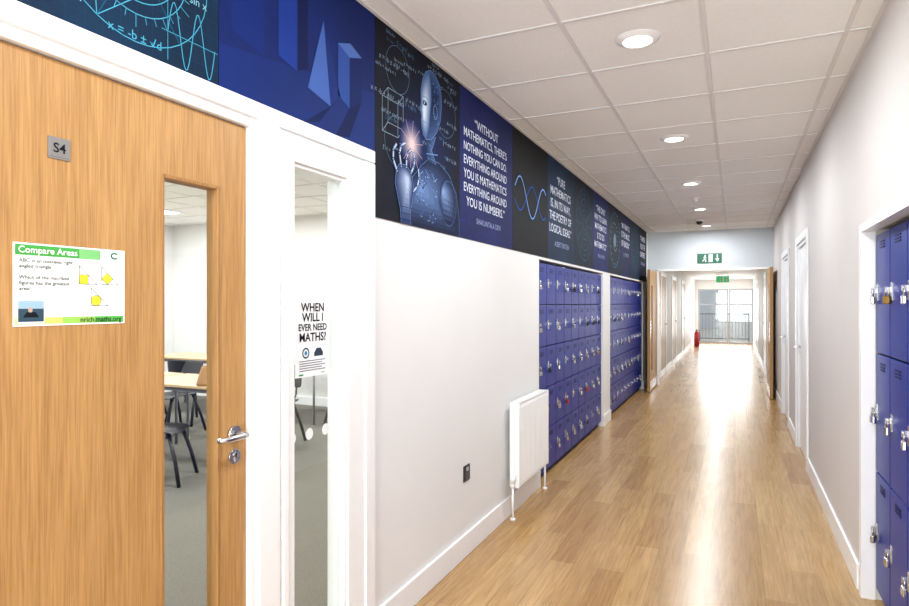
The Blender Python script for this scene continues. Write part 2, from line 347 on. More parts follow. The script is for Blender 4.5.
# ------------------------------------------------------------------ printed boards
def flatmat(rgb, rough=0.7):
    return M('print_%d_%d_%d' % tuple(int(v) for v in rgb), rgb, rough, noise=0.0, spec=0.15)
class Board:
    def __init__(s, w, h, bg, th=0.004):
        s.w, s.h = w, h; s.bm = bmesh.new(); s.mats = []; s.th = th
        i = s.mi(bg)
        box(s.bm, 0, w, 0, h, 0, th, i)
    def mi(s, c):
        m = c if isinstance(c, bpy.types.Material) else flatmat(c)
        if m not in s.mats: s.mats.append(m)
        return s.mats.index(m)
    def z(s, l): return s.th + 0.0004*l
    def clip(s, pts):
        def c(P, ins, inter):
            out = []
            for k in range(len(P)):
                a, b = P[k-1], P[k]
                if ins(b):
                    if not ins(a): out.append(inter(a, b))
                    out.append(b)
                elif ins(a): out.append(inter(a, b))
            return out
        def ix(X): return lambda a, b: (X, a[1]+(b[1]-a[1])*(X-a[0])/(b[0]-a[0]))
        def iy(Y): return lambda a, b: (a[0]+(b[0]-a[0])*(Y-a[1])/(b[1]-a[1]), Y)
        P = pts
        for ins, it in ((lambda p: p[0] >= 0, ix(0)), (lambda p: p[0] <= s.w, ix(s.w)), (lambda p: p[1] >= 0, iy(0)), (lambda p: p[1] <= s.h, iy(s.h))):
            if P: P = c(P, ins, it)
        return P
    def poly(s, pts, c, l=1):
        P = s.clip([tuple(p) for p in pts])
        Q = []
        for p in P:
            if not Q or (abs(p[0]-Q[-1][0])+abs(p[1]-Q[-1][1])) > 1e-6: Q.append(p)
        if len(Q) < 3: return
        try:
            f = s.bm.faces.new([s.bm.verts.new((p[0], p[1], s.z(l))) for p in Q]); f.material_index = s.mi(c)
        except Exception: pass
    def grad(s, pts, cx, cy, c0, c1, l, n=8, kmin=0.1):
        # printed tonal modelling: nested outlines shrinking toward (cx,cy)
        for i in range(n):
            k = 1-(1-kmin)*i/(n-1); t = i/(n-1)
            s.poly([(cx+(x-cx)*k, cy+(y-cy)*k) for x, y in pts], tuple(int(a+(b2-a)*t) for a, b2 in zip(c0, c1)), l+0.3*i)
    def rect(s, x0, y0, x1, y1, c, l=1): s.poly([(x0,y0),(x1,y0),(x1,y1),(x0,y1)], c, l)
    def ell(s, cx, cy, rx, ry, c, l=1, n=32, rot=0):
        s.poly([(cx+rx*math.cos(t)*math.cos(rot)-ry*math.sin(t)*math.sin(rot), cy+rx*math.cos(t)*math.sin(rot)+ry*math.sin(t)*math.cos(rot)) for t in [2*math.pi*i/n for i in range(n)]], c, l)
    def stroke(s, pts, w, c, l=2, closed=False):
        n = len(pts); rng = range(n if closed else n-1)
        for i in rng:
            a, b = pts[i], pts[(i+1) % n]
            dx, dy = b[0]-a[0], b[1]-a[1]; d = math.hypot(dx, dy)
            if d < 1e-9: continue
            nx, ny2 = -dy/d*w/2, dx/d*w/2; ex, ey = dx/d*w*0.2, dy/d*w*0.2
            s.poly([(a[0]-nx-ex,a[1]-ny2-ey),(b[0]-nx+ex,b[1]-ny2+ey),(b[0]+nx+ex,b[1]+ny2+ey),(a[0]+nx-ex,a[1]+ny2-ey)], c, l)
    def ring(s, cx, cy, rx, ry, w, c, l=2, n=40, rot=0, a0=0, a1=2*math.pi):
        full = abs(a1-a0-2*math.pi) < 1e-6
        pts = [(cx+rx*math.cos(t)*math.cos(rot)-ry*math.sin(t)*math.sin(rot), cy+rx*math.cos(t)*math.sin(rot)+ry*math.sin(t)*math.cos(rot)) for t in [a0+(a1-a0)*i/n for i in range(n if full else n+1)]]
        s.stroke(pts, w, c, l, closed=full)
    def text(s, t, x, y, size, c, l=3, align='CENTER', maxw=None, bold=0.0):
        cu = bpy.data.curves.new('t', 'FONT'); cu.body = t; cu.size = size; cu.align_x = align; cu.align_y = 'CENTER'
        cu.offset = bold*size; cu.resolution_u = 3
        ob = bpy.data.objects.new('t', cu); COL.objects.link(ob)
        dg = bpy.context.evaluated_depsgraph_get(); ev = ob.evaluated_get(dg); me = ev.to_mesh()
        vs = [v.co.copy() for v in me.vertices]
        if vs:
            wx = max(v.x for v in vs)-min(v.x for v in vs)
            k = min(1.0, maxw/wx) if (maxw and wx > 0) else 1.0
            nv = [s.bm.verts.new((x+v.x*k, y+v.y*(0.5+0.5*k), s.z(l))) for v in vs]
            mi = s.mi(c)
            for p in me.polygons:
                try:
                    f = s.bm.faces.new([nv[i] for i in p.vertices]); f.material_index = mi
                except ValueError: pass
        ev.to_mesh_clear(); bpy.data.objects.remove(ob); bpy.data.curves.remove(cu)
    def done(s, name, origin, face, parent=None, **k):
        me = bpy.data.meshes.new(name); s.bm.to_mesh(me); s.bm.free()
        for m in s.mats: me.materials.append(m)
        o = bpy.data.objects.new(name, me); COL.objects.link(o)
        if face == 'L': R = Matrix(((0,0,1),(1,0,0),(0,1,0)))
        else: R = Matrix(((1,0,0),(0,0,-1),(0,1,0)))
        o.matrix_world = Matrix.Translation(origin) @ R.to_4x4()
        if parent: o.parent = parent
        tag(o, **k); return o

def pm(n, c, no, ns): return M(n, c, 0.65, spec=0.15, noise=no, nscale=ns)
NAVY = pm('print_navy_cloud', (12, 20, 66), 0.4, 3)
INK = pm('print_ink_blue', (5, 9, 26), 0.4, 4)
ROYAL = pm('print_royal_blue', (10, 32, 96), 0.35, 2)
TEAL = pm('print_deep_teal', (6, 36, 62), 0.45, 3)
DTEAL = pm('print_dark_teal', (6, 22, 40), 0.5, 4)
VIOLET = pm('print_violet_blue', (16, 26, 84), 0.35, 3)
BLK = pm('print_black', (4, 5, 12), 0.2, 4)
CY = (70, 160, 190); CYD = (22, 88, 124); TXT = (214, 220, 236)
PX = XL+0.001
def place(bd, y, z, label, grp='maths posters along the corridor wall'):
    bd.done('wall_poster', (PX, y, z), 'L', label=label, category='poster', group=grp)

# poster over the door, geometry line drawing: graph paper, protractor circles, graphs and formulas
H = CZ-0.004-FT
b = Board(0.905, H, TEAL)
random.seed(3)
for i in range(19): b.stroke([(0.048*i, 0), (0.048*i, H)], 0.0008, (12, 62, 92), 1)
for i in range(13): b.stroke([(0, 0.048*i), (0.905, 0.048*i)], 0.0008, (12, 62, 92), 1)
for r in (0.13, 0.165, 0.24): b.ring(0.62, 0.27, r, r, 0.0026, CY, 2)
for i in range(36):
    a = i*math.pi/18; b.stroke([(0.62+0.165*math.cos(a), 0.27+0.165*math.sin(a)), (0.62+(0.185 if i % 3 else 0.20)*math.cos(a), 0.27+(0.185 if i % 3 else 0.20)*math.sin(a))], 0.0018, CY, 2)
for a in (0.3, 1.1, 2.2): b.stroke([(0.62+0.24*math.cos(a), 0.27+0.24*math.sin(a)), (0.62-0.24*math.cos(a), 0.27-0.24*math.sin(a))], 0.002, CYD, 2)
b.stroke([(0.62+0.24*math.cos(t), 0.27+0.24*math.sin(t)) for t in (0.3, 2.2, 4.24)], 0.0024, CY, 2, True)
b.stroke([(0.72+0.17*i/30, 0.10+0.09*math.sin(i*0.42)) for i in range(31)], 0.0028, CY, 2)
b.stroke([(0.70, 0.10), (0.90, 0.10)], 0.0018, CY, 2); b.stroke([(0.72, 0.02), (0.72, 0.20)], 0.0018, CY, 2)
b.stroke([(0.10+0.22*i/30, 0.14+0.30*(i/30-0.5)**2*4*0.5) for i in range(31)], 0.0028, CY, 2)
b.stroke([(0.08, 0.13), (0.36, 0.13)], 0.0018, CY, 2); b.stroke([(0.21, 0.06), (0.21, 0.34)], 0.0018, CY, 2)
for i, (t, x, y2) in enumerate((('y = sin x', 0.80, 0.225), ('a² + b² = c²', 0.17, 0.52), ('A = πr²', 0.84, 0.44), ('∫ f(x) dx', 0.44, 0.50), ('∑ n² = 1', 0.42, 0.08), ('y = ax² + b', 0.22, 0.42), ('θ = 60°', 0.66, 0.33), ('tan θ = a/b', 0.80, 0.53), ('2πr', 0.53, 0.22), ('x = -b ± √d', 0.62, 0.045))):
    b.text(t, x, y2, 0.034, CY if i % 2 else (120, 180, 200), 3)
place(b, 0.490, FT+0.001, 'teal poster with chalk graphs, protractor circle and formulas')
# solids
b = Board(0.894, H, ROYAL)
b.poly([(0,0),(0.894,0),(0.894,0.26),(0,0.14)], pm('print_blue_table', (12, 38, 106), 0.2, 2), 1)
b.poly([(0.27,0.20),(0.37,0.18),(0.37,0.62),(0.27,0.62)], (22, 52, 136), 2); b.poly([(0.37,0.18),(0.43,0.21),(0.43,0.62),(0.37,0.62)], (8, 22, 72), 2)
b.poly([(0.43,0.14),(0.525,0.43),(0.57,0.11)], (66, 98, 172), 3); b.poly([(0.57,0.11),(0.525,0.43),(0.635,0.17)], (22, 44, 112), 3)
b.poly([(0.62,0.17),(0.70,0.14),(0.70,0.35),(0.62,0.38)], (44, 76, 152), 3); b.poly([(0.70,0.14),(0.79,0.19),(0.79,0.38),(0.70,0.35)], (14, 32, 92), 3)
b.poly([(0.62,0.38),(0.70,0.35),(0.79,0.38),(0.705,0.41)], (76, 108, 178), 3)
b.poly([(0.05,0.20),(0.20,0.17),(0.20,0.62),(0.05,0.62)], (12, 36, 106), 2)
b.poly([(0.57,0.11),(0.635,0.17),(0.50,0.03),(0.40,0.0)], (8, 24, 76), 1.5); b.poly([(0.70,0.14),(0.79,0.19),(0.70,0.02),(0.60,0.0)], (8, 24, 76), 1.5)
place(b, 1.397, FT+0.001, 'royal blue poster with pyramid and rectangular solids')
PZ = 1.883; PH = CZ-0.004-PZ
# robot
b = Board(0.912, PH, INK)
random.seed(5)
b.grad([(0.05,0.05),(0.9,0.02),(0.9,0.8),(0.5,0.88),(0.1,0.7)], 0.5, 0.4, (6, 10, 28), (18, 34, 82), 0.1, n=7)
fm = ['E = mc²', 'a² + b² = c²', 'x = -b ± √(b² - 4ac)', '∫ f(x) dx', 'sin²x + cos²x = 1', 'y = mx + c', 'V = πr²h', 'lim n→∞', 'f(x) = ax²', 'tan x', '∑ x / n', 'A = ½ bh']
for i in range(40):
    t = fm[i % len(fm)]
    b.text(t, 0.09+0.74*random.random(), 0.30+0.58*random.random(), 0.020+0.018*random.random(), (124, 146, 168) if i % 3 else (70, 100, 134), 2.2)
for (cx, cy, r) in ((0.20, 0.72, 0.11), (0.72, 0.66, 0.13), (0.2, 0.38, 0.12)): b.ring(cx, cy, r, r, 0.0025, (90, 118, 145), 2.2)
sq = [(0.06,0.40),(0.2,0.40),(0.2,0.56),(0.06,0.56)]
b.stroke(sq, 0.0025, (150,172,188), 2.2, True); b.stroke([(x+0.05, y+0.05) for x, y in sq], 0.0025, (150,172,188), 2.2, True)
for x, y in sq: b.stroke([(x,y),(x+0.05,y+0.05)], 0.0025, (150,172,188), 2.2)
# torso and shoulders, lit from the glow side
torso = [(0.26,0),(0.28,0.12),(0.34,0.24),(0.44,0.32),(0.52,0.37),(0.64,0.37),(0.76,0.33),(0.86,0.24),(0.90,0.10),(0.90,0)]
b.grad(torso, 0.42, 0.20, (14, 24, 54), (100, 130, 180), 3, n=9)
b.stroke(torso, 0.003, (90, 124, 176), 6)
b.grad([(0.64,0.16),(0.66,0.26),(0.73,0.31),(0.83,0.26),(0.875,0.15),(0.84,0.05),(0.70,0.05)], 0.68, 0.23, (18, 30, 64), (124, 152, 196), 6, n=7)
b.ring(0.755, 0.17, 0.10, 0.125, 0.002, (90, 124, 176), 9, n=28)
random.seed(9)
for i in range(26):
    x, yy = 0.38+0.24*random.random(), 0.03+0.26*random.random()
    p = [(x, yy), (x+random.choice((-1, 1))*0.025, yy), (x+random.choice((-1, 1))*0.025, yy+0.035)]
    b.stroke(p, 0.0022, random.choice(((16, 24, 52), (130, 170, 215), (70, 110, 180))), 9)
    b.ell(p[0][0], p[0][1], 0.0035, 0.0035, (160, 190, 225), 9.2, 10)
for i in range(5): b.stroke([(0.68, 0.07+0.03*i), (0.85, 0.06+0.028*i)], 0.0022, (12, 20, 46), 9)
# neck cables
for i in range(6): b.stroke([(0.50+0.020*i,0.355),(0.498+0.010*i,0.42),(0.505+0.018*i,0.50)], 0.007, (44+10*i, 64+12*i, 104+14*i), 6)
b.stroke([(0.49,0.39),(0.62,0.41)], 0.005, (110, 142, 190), 6.5)
# head, three quarter view with lit face mask
head = [(0.485,0.46),(0.455,0.48),(0.437,0.51),(0.43,0.54),(0.435,0.565),(0.418,0.60),(0.428,0.64),(0.426,0.70),(0.445,0.76),(0.48,0.81),(0.53,0.835),(0.585,0.83),(0.63,0.80),(0.66,0.75),(0.665,0.68),(0.65,0.60),(0.61,0.53),(0.55,0.48)]
b.grad(head, 0.60, 0.70, (56, 80, 126), (18, 30, 66), 7, n=6, kmin=0.25)
b.stroke(head, 0.003, (104, 138, 186), 9, True)
mask = [(0.485,0.465),(0.455,0.483),(0.439,0.513),(0.432,0.54),(0.437,0.565),(0.421,0.60),(0.431,0.64),(0.429,0.70),(0.448,0.757),(0.482,0.805),(0.52,0.825),(0.54,0.76),(0.545,0.68),(0.53,0.60),(0.52,0.53)]
b.grad(mask, 0.458, 0.60, (70, 96, 142), (204, 214, 228), 9.2, n=9, kmin=0.25)
b.poly([(0.445,0.634),(0.47,0.631),(0.492,0.639),(0.490,0.652),(0.465,0.658),(0.445,0.652)], (30, 42, 74), 12)
b.ell(0.463, 0.645, 0.007, 0.008, (110, 165, 215), 12.2, 14); b.ell(0.463, 0.645, 0.003, 0.003, (225, 235, 242), 12.3, 10)
b.stroke([(0.442,0.672),(0.468,0.679),(0.500,0.673)], 0.003, (84, 104, 144), 12)
b.stroke([(0.447,0.63),(0.424,0.60),(0.444,0.592)], 0.0025, (120, 140, 172), 12)
b.stroke([(0.438,0.545),(0.458,0.548),(0.476,0.544)], 0.004, (104, 120, 156), 12)
b.stroke([(0.52,0.825),(0.54,0.76),(0.545,0.68),(0.53,0.60),(0.52,0.53),(0.50,0.47)], 0.0025, (18, 28, 60), 12)
for i in range(22):
    x, yy = 0.555+0.085*random.random(), 0.57+0.21*random.random()
    b.stroke([(x, yy), (x+0.014, yy), (x+0.014, yy+0.016)], 0.0018, random.choice(((100, 142, 196), (60, 96, 160))), 9.5)
b.ring(0.59, 0.63, 0.022, 0.036, 0.003, (130, 160, 200), 9.8, n=24)
# glow and hand
b.grad([(0.33+0.12*math.cos(i*math.pi/16), 0.40+0.12*math.sin(i*math.pi/16)) for i in range(32)], 0.33, 0.40, (20, 34, 84), (255, 222, 212), 8, n=10, kmin=0.10)
for i in range(10):
    a = i*math.pi/5+0.2; b.stroke([(0.33,0.40),(0.33+0.12*math.cos(a),0.40+0.12*math.sin(a))], 0.0018, (235, 190, 195), 11.2)
palm = [(0.225,0.0),(0.215,0.07),(0.19,0.13),(0.168,0.18),(0.18,0.25),(0.21,0.28),(0.27,0.285),(0.325,0.26),(0.35,0.19),(0.335,0.12),(0.315,0.07),(0.32,0.0)]
b.grad(palm, 0.29, 0.22, (36, 52, 96), (172, 190, 216), 9, n=8, kmin=0.2)
b.stroke(palm, 0.003, (112, 144, 190), 11.5)
for pts in ([(0.185,0.24),(0.150,0.29),(0.152,0.335),(0.180,0.365)], [(0.225,0.27),(0.208,0.33),(0.225,0.37),(0.262,0.39)], [(0.275,0.275),(0.277,0.32),(0.295,0.352),(0.322,0.37)], [(0.32,0.255),(0.350,0.295),(0.358,0.33),(0.348,0.362)], [(0.345,0.17),(0.385,0.20),(0.405,0.245),(0.398,0.29)]):
    b.stroke(pts, 0.019, (48, 66, 112), 12); b.stroke(pts, 0.013, (130, 152, 192), 12.3); b.stroke([(x+0.002, y2+0.001) for x, y2 in pts], 0.005, (208, 220, 234), 12.6)
    for p in pts[:3]: b.ell(p[0], p[1], 0.0095, 0.0095, (24, 36, 72), 12.9, 12); b.ell(p[0], p[1], 0.005, 0.005, (150, 180, 220), 13.1, 10)
for i in range(3): b.stroke([(0.218,0.02+0.03*i),(0.322,0.022+0.03*i)], 0.003, (20, 32, 68), 13)
place(b, 2.294, PZ, 'dark poster of a humanoid robot among formulas')

def quote(y, w, bg, lines, sig, label, sz=0.07):
    b = Board(w, PH, bg); random.seed(int(y*10))
    for i in range(14):
        x, yy = random.random()*w, random.random()*PH
        b.ring(x, yy, 0.05+0.1*random.random(), 0.05+0.1*random.random(), 0.0016, (38, 52, 126), 1, n=24)
    n = len(lines); top = PH*0.80
    for i, t in enumerate(lines): b.text(t, w*0.46, top-i*sz*1.05, sz, TXT, 3, maxw=w*0.80, bold=0.006)
    b.text(sig, w*0.5, top-n*sz*1.05-0.02, sz*0.62, (150, 164, 205), 3, maxw=w*0.8)
    place(b, y, PZ, label)
quote(3.208, 0.918, VIOLET, ['“WITHOUT', "MATHEMATICS, THERE'S", 'NOTHING YOU CAN DO.', 'EVERYTHING AROUND', 'YOU IS MATHEMATICS', 'EVERYTHING AROUND', 'YOU IS NUMBERS.”'], 'SHAKUNTALA DEVI', 'violet blue poster with white quotation lettering', 0.078)
b = Board(0.89, PH, BLK)
for k, (c, w) in enumerate((((14, 34, 92), 0.036), ((40, 100, 200), 0.018), ((180, 215, 250), 0.007))):
    b.stroke([(0.05+0.78*i/60, 0.42+0.14*math.sin(2*math.pi*i/60*1.3+0.4)) for i in range(61)], w, c, 2+k)
    if k < 2: b.stroke([(0.05+0.78*i/60, 0.42-0.11*math.sin(2*math.pi*i/60*1.3+0.4)) for i in range(61)], w*0.4, c, 2+k)
place(b, 4.130, PZ, 'black poster with a glowing blue sine wave')
quote(5.025, 0.95, TEAL, ['“PURE', 'MATHEMATICS', 'IS, IN ITS WAY,', 'THE POETRY OF', 'LOGICAL IDEAS.”'], 'ALBERT EINSTEIN', 'teal poster with white quotation lettering', 0.105)
def pattern(y, w, bg, label, seed):
    b = Board(w, PH, bg); random.seed(seed)
    for i in range(7): b.ring(w*0.5, PH*0.5, 0.05+0.055*i, 0.05+0.055*i, 0.005, CYD if i % 2 else (56, 104, 134), 2)
    for i in range(12):
        a = i*math.pi/6; b.stroke([(w*0.5+0.05*math.cos(a), PH*0.5+0.05*math.sin(a)), (w*0.5+0.38*math.cos(a), PH*0.5+0.38*math.sin(a))], 0.004, (60, 100, 130), 2)
    place(b, y, PZ, label)
pattern(5.978, 0.89, DTEAL, 'dark teal poster with concentric gear pattern', 1)
quote(6.871, 0.89, VIOLET, ['“THE ONLY', 'WAY TO LEARN', 'MATHEMATICS', 'IS TO DO', 'MATHEMATICS.”'], 'PAUL HALMOS', 'violet blue poster with a white quotation', 0.10)
b = Board(0.90, PH, DTEAL)
for i in range(40):
    t = i*0.35; b.ell(0.45+0.011*i*math.cos(t), 0.45+0.010*i*math.sin(t), 0.012, 0.012, (120, 160, 180), 2, 10)
b.ring(0.45, 0.45, 0.36, 0.36, 0.02, CYD, 2); b.ell(0.45, 0.45, 0.09, 0.09, (100, 130, 150), 3)
place(b, 7.764, PZ, 'dark poster with a spiral of pale dots')
quote(8.668, 0.90, NAVY, ['“MATHEMATICS', 'IS THE MUSIC', 'OF REASON.”'], 'J. J. SYLVESTER', 'navy poster with a short white quotation', 0.12)
pattern(9.572, 0.90, TEAL, 'teal poster with circular line pattern', 2)
quote(10.476, 0.90, INK, ['“NUMBERS', 'RULE THE', 'UNIVERSE.”'], 'PYTHAGORAS', 'ink blue poster with a white quotation', 0.13)

# sign on the door
b = Board(0.272, 0.190, (246, 247, 247), 0.001)
b.rect(0.004, 0.162, 0.262, 0.186, (70, 160, 72), 1); b.rect(0.15, 0.162, 0.205, 0.186, (120, 188, 116), 2); b.rect(0.205, 0.162, 0.262, 0.186, (246, 247, 247), 2)
b.text('Compare Areas', 0.010, 0.174, 0.021, (250, 250, 250), 3, align='LEFT', bold=0.01)
for i, t in enumerate(('ABC is an isosceles right', 'angled triangle.', '', 'Which of the inscribed', 'figures has the greatest', 'area?')):
    if t: b.text(t, 0.012, 0.150-0.0128*i, 0.0122, (44, 62, 52), 3, align='LEFT', bold=0.01, maxw=0.132)
YEL = (232, 222, 60)
def tri(x, y, s2, k):
    P = [(x, y), (x+s2, y), (x, y+s2)]
    if k == 0: b.rect(x, y, x+s2*0.5, y+s2*0.5, YEL, 2); b.stroke([(x,y),(x+s2*.5,y),(x+s2*.5,y+s2*.5),(x,y+s2*.5)], 0.001, (60,60,60), 3, True)
    elif k == 1: q = [(x+s2*.33,y),(x+s2*.67,y+s2*.33),(x+s2*.33,y+s2*.67),(x,y+s2*.33)]; b.poly(q, YEL, 2); b.stroke(q, 0.001, (60,60,60), 3, True)
    else: b.ell(x+s2*.29, y+s2*.29, s2*.29, s2*.29, YEL, 2); b.ring(x+s2*.29, y+s2*.29, s2*.29, s2*.29, 0.001, (60,60,60), 3, n=24)
    b.stroke(P, 0.0012, (40, 40, 40), 3, True)
tri(0.150, 0.100, 0.045, 0); tri(0.208, 0.100, 0.045, 1); tri(0.180, 0.046, 0.045, 2)
for t, x, y in (('A', .146, .148), ('B', .146, .098), ('C', .197, .098), ('A', .204, .148), ('C', .255, .098), ('A', .176, .094), ('C', .227, .044)):
    b.text(t, x, y, 0.007, (40, 40, 40), 3)
b.ring(0.243, 0.174, 0.009, 0.007, 0.004, (60, 180, 140), 3, n=20, a0=0.6, a1=5.6)
b.rect(0.004, 0.004, 0.268, 0.020, (206, 224, 110), 1); b.rect(0.11, 0.004, 0.19, 0.020, (150, 200, 90), 2); b.rect(0.19, 0.004, 0.268, 0.020, (90, 178, 80), 2)
b.rect(0.008, 0.006, 0.068, 0.060, (246, 247, 247), 2.5)
b.rect(0.010, 0.010, 0.066, 0.058, (52, 76, 92), 3); b.rect(0.010, 0.040, 0.066, 0.058, (150, 180, 200), 3.5); b.poly([(0.02,0.02),(0.055,0.02),(0.048,0.032),(0.028,0.032)], (20, 24, 30), 4); b.ell(0.036, 0.037, 0.005, 0.006, (190, 160, 140), 4, 12)
b.text('nrich.maths.org', 0.262, 0.0118, 0.0175, (20, 40, 20), 4, align='RIGHT', bold=0.012)
b.done('door_notice', (LX1+0.0008, 0.812, 1.447), 'L', label='white paper notice with green heading on the oak door', category='poster')
b = Board(0.052, 0.051, M('satin_steel_sheet', (132, 130, 128), 0.45, spec=0.5, metal=0.3, noise=0.02), 0.002)
b.text('S4', 0.026, 0.025, 0.032, (22, 22, 26), 2, bold=0.015)
b.rect(0.004, 0.004, 0.048, 0.005, (70, 70, 74), 1)
b.done('room_number_plate', (LX1+0.0008, 0.888, 1.842), 'L', label='small brushed steel room number plate on oak door', category='sign')
b = Board(0.205, 0.288, (240, 241, 243), 0.001)
for i, (t, sz) in enumerate((('WHEN', .046), ('WILL I', .046), ('EVER NEED', .038), ('MATHS?', .046))):
    b.text(t, 0.1025, 0.262-0.038*i, sz, (16, 18, 24), 3, maxw=0.17, bold=0.02)
b.ring(0.06, 0.090, 0.018, 0.018, 0.006, (40, 70, 110), 2, n=24); b.ell(0.06, 0.090, 0.008, 0.008, (60, 130, 190), 2, 16)
b.poly([(0.11,0.075),(0.165,0.075),(0.165,0.088),(0.15,0.106),(0.125,0.106),(0.11,0.088)], (50, 60, 80), 2)
for i in range(5): b.rect(0.022, 0.058-0.009*i, 0.18-0.02*(i % 2), 0.0615-0.009*i, (120, 124, 130), 2)
b.rect(0.02, 0.006, 0.045, 0.012, (40, 150, 90), 2)
b.text('Maths', 0.165, 0.010, 0.010, (60, 60, 64), 2)
b.done('window_notice', (GXF+0.0004, 1.785, 1.220), 'L', label='white notice with bold black heading on glass', category='poster')
# flat white dots on the side panel glass
for i in range(3):
    bm = bmesh.new(); cyl(bm, (0.0003, 0, 0), (0.0008, 0, 0), 0.022, seg=28, smooth=False)
    obj('glass_dot', bm, M('matt_white_dot', (232, 236, 236), 0.6, noise=0.01), loc=(GXF, WY0+0.03+i*0.10, 1.00), label='round white dot on glass panel', category='window sticker', group='white dots on glass')

# exit signs
def exit_sign(name, x, z, w, h, y, glow, label):
    b = Board(w, h, M('exit_green_%s' % ('lit' if glow else 'plain'), (20, 150, 80) if glow else (20, 92, 66), 0.4, emit=1.0 if glow else 0.0), 0.012)
    Wt = (240, 250, 244)
    def man(ox, s):
        b.ell(ox+0.5*s, 0.80*h, 0.07*h, 0.07*h, Wt, 2, 14)
        b.stroke([(ox+0.46*s, 0.70*h), (ox+0.40*s, 0.42*h)], 0.13*h, Wt, 2)
        b.stroke([(ox+0.40*s, 0.44*h), (ox+0.58*s, 0.30*h), (ox+0.54*s, 0.14*h)], 0.09*h, Wt, 2)
        b.stroke([(ox+0.38*s, 0.44*h), (ox+0.26*s, 0.26*h), (ox+0.12*s, 0.24*h)], 0.09*h, Wt, 2)
        b.stroke([(ox+0.46*s, 0.68*h), (ox+0.64*s, 0.54*h)], 0.07*h, Wt, 2); b.stroke([(ox+0.42*s, 0.66*h), (ox+0.24*s, 0.56*h)], 0.07*h, Wt, 2)
    cx = w*0.42
    b.rect(cx+0.02, 0.12*h, cx+0.02+0.16*w, 0.88*h, Wt, 1)
    man(cx-0.24*w, 0.3*w)
    px = w*0.82
    b.stroke([(px, 0.85*h), (px, 0.35*h)], 0.11*h, Wt, 2); b.poly([(px-0.2*h, 0.45*h), (px+0.2*h, 0.45*h), (px, 0.12*h)], Wt, 2)
    b.done(name, (x, y, z), 'F', label=label, category='exit sign')
exit_sign('exit_sign', -0.61, 2.205, 0.40, 0.17, YE-0.001, False, 'dark green running figure fire exit sign on header')
exit_sign('exit_sign', -0.52, 2.12, 0.36, 0.19, 20.0, True, 'bright green illuminated exit sign hung below ceiling')
boxes('trim_5', [(-0.5, -0.49, 19.99, 20.0, 2.31, 2.38), (-0.2, -0.19, 19.99, 20.0, 2.31, 2.38)], CHROME, label='sign hanging rods', category='bracket', **S)

# ------------------------------------------------------------------ lockers
def locker_proto(w, rows, z0, z1, depth, lab, grp):
    e = empty('locker', (0, 0, 0), label=lab, category='locker', group=grp)
    bm = bmesh.new()
    box(bm, -w/2+0.0005, w/2-0.0005, 0.02, depth, z0, z1)
    box(bm, -w/2+0.0005, w/2-0.0005, 0.04, depth, 0.0, z0)
    obj('body', bm, BLUED, parent=e)
    ph = (z1-z0)/rows
    dm = None
    for r in range(rows):
        zc = z0+ph*r
        if dm is None:
            bm = bmesh.new()
            g = 0.004
            box(bm, -w/2+g, w/2-g, 0.0, 0.019, g, ph-g)
            d = obj('door', bm, BLUE, parent=e, loc=(0, 0, zc), bevel=0.004)
            bm = bmesh.new()
            for k in range(3): box(bm, -0.05, 0.05, -0.003, 0.0, ph-0.05-0.014*k, ph-0.044-0.014*k)
            v = obj('vent', bm, BLUED, parent=d)
            bm = bmesh.new()
            box(bm, -w/2+0.026, -w/2+0.059, -0.005, 0.0, ph*0.5-0.035, ph*0.5+0.045)
            box(bm, -w/2+0.040, -w/2+0.045, -0.028, -0.005, ph*0.5+0.000, ph*0.5+0.026)
            l = obj('latch', bm, CHROME, parent=d, label='steel hasp latch', bevel=0.001)
            dm = d
        else:
            d = clone(dm, None, None, e); d.location = (0, 0, zc)
    return e, ph
REDM = M('red_enamel', (180, 34, 38), 0.4, noise=0.02)
def padlock_proto(i, bodymat, grp):
    bm = bmesh.new()
    box(bm, -0.020, 0.020, -0.009, 0.009, -0.056, -0.018)
    o = obj('padlock', bm, bodymat, bevel=0.005, label=('black' if bodymat is BLACK else 'red' if bodymat is REDM else 'brass' if bodymat is BRASS else 'steel')+' padlock hanging on a blue locker door', category='padlock', group=grp)
    bm = bmesh.new()
    tube(bm, [(-0.013, 0, -0.020), (-0.013, 0, 0.004), (-0.008, 0, 0.013), (0, 0, 0.017), (0.008, 0, 0.013), (0.013, 0, 0.004), (0.013, 0, -0.020)], 0.0036, seg=8)
    obj('shackle', bm, CHROME, parent=o, label='steel shackle')
    return o
padL = [padlock_proto(i, m, 'padlocks on the locker bank') for i, m in enumerate((CHROME, BRASS, REDM, BLACK))]
used = set()
def bank(side, proto, ph, rows, z0, ys, w, facex, rot, grp, lockp, kinds):
    first = True
    for k, yc in enumerate(ys):
        if first: e = proto; e.location = (facex, yc, 0); e.rotation_euler = (0, 0, rot); first = False
        else: e = clone(proto, (facex, yc, 0), (0, 0, rot))
        for r in range(rows):
            if random.random() > lockp: continue
            j = random.choice(kinds)
            p = padL[j]
            s = 1 if side == 'L' else -1
            lx = facex + s*0.020
            ly = yc + s*(-w/2+0.0425)
            lz = z0+ph*r+ph*0.5+0.003
            if j not in used: q = p; q.location = (lx, ly, lz); used.add(j)
            else: q = clone(p, (lx, ly, lz))
            q.rotation_euler = (0, 0, math.radians(90)+random.uniform(-0.5, 0.5))
random.seed(11)
gl = 'blue lockers in the wall recess'
w1_ = 2.65/9
KL = (0, 0, 0, 0, 0, 1, 3, 3, 2)
p1, ph1 = locker_proto(w1_, 5, 0.06, 1.84, 0.42, 'tall blue five-door metal locker column', gl)
bank('L', p1, ph1, 5, 0.06, [4.79+w1_*(i+0.5) for i in range(9)], w1_, XL-0.02, math.radians(90), gl, 0.6, KL)
w2_ = 3.06/10
p2, ph2 = locker_proto(w2_, 5, 0.06, 1.84, 0.42, 'tall blue five-door metal locker column past the pillar', gl)
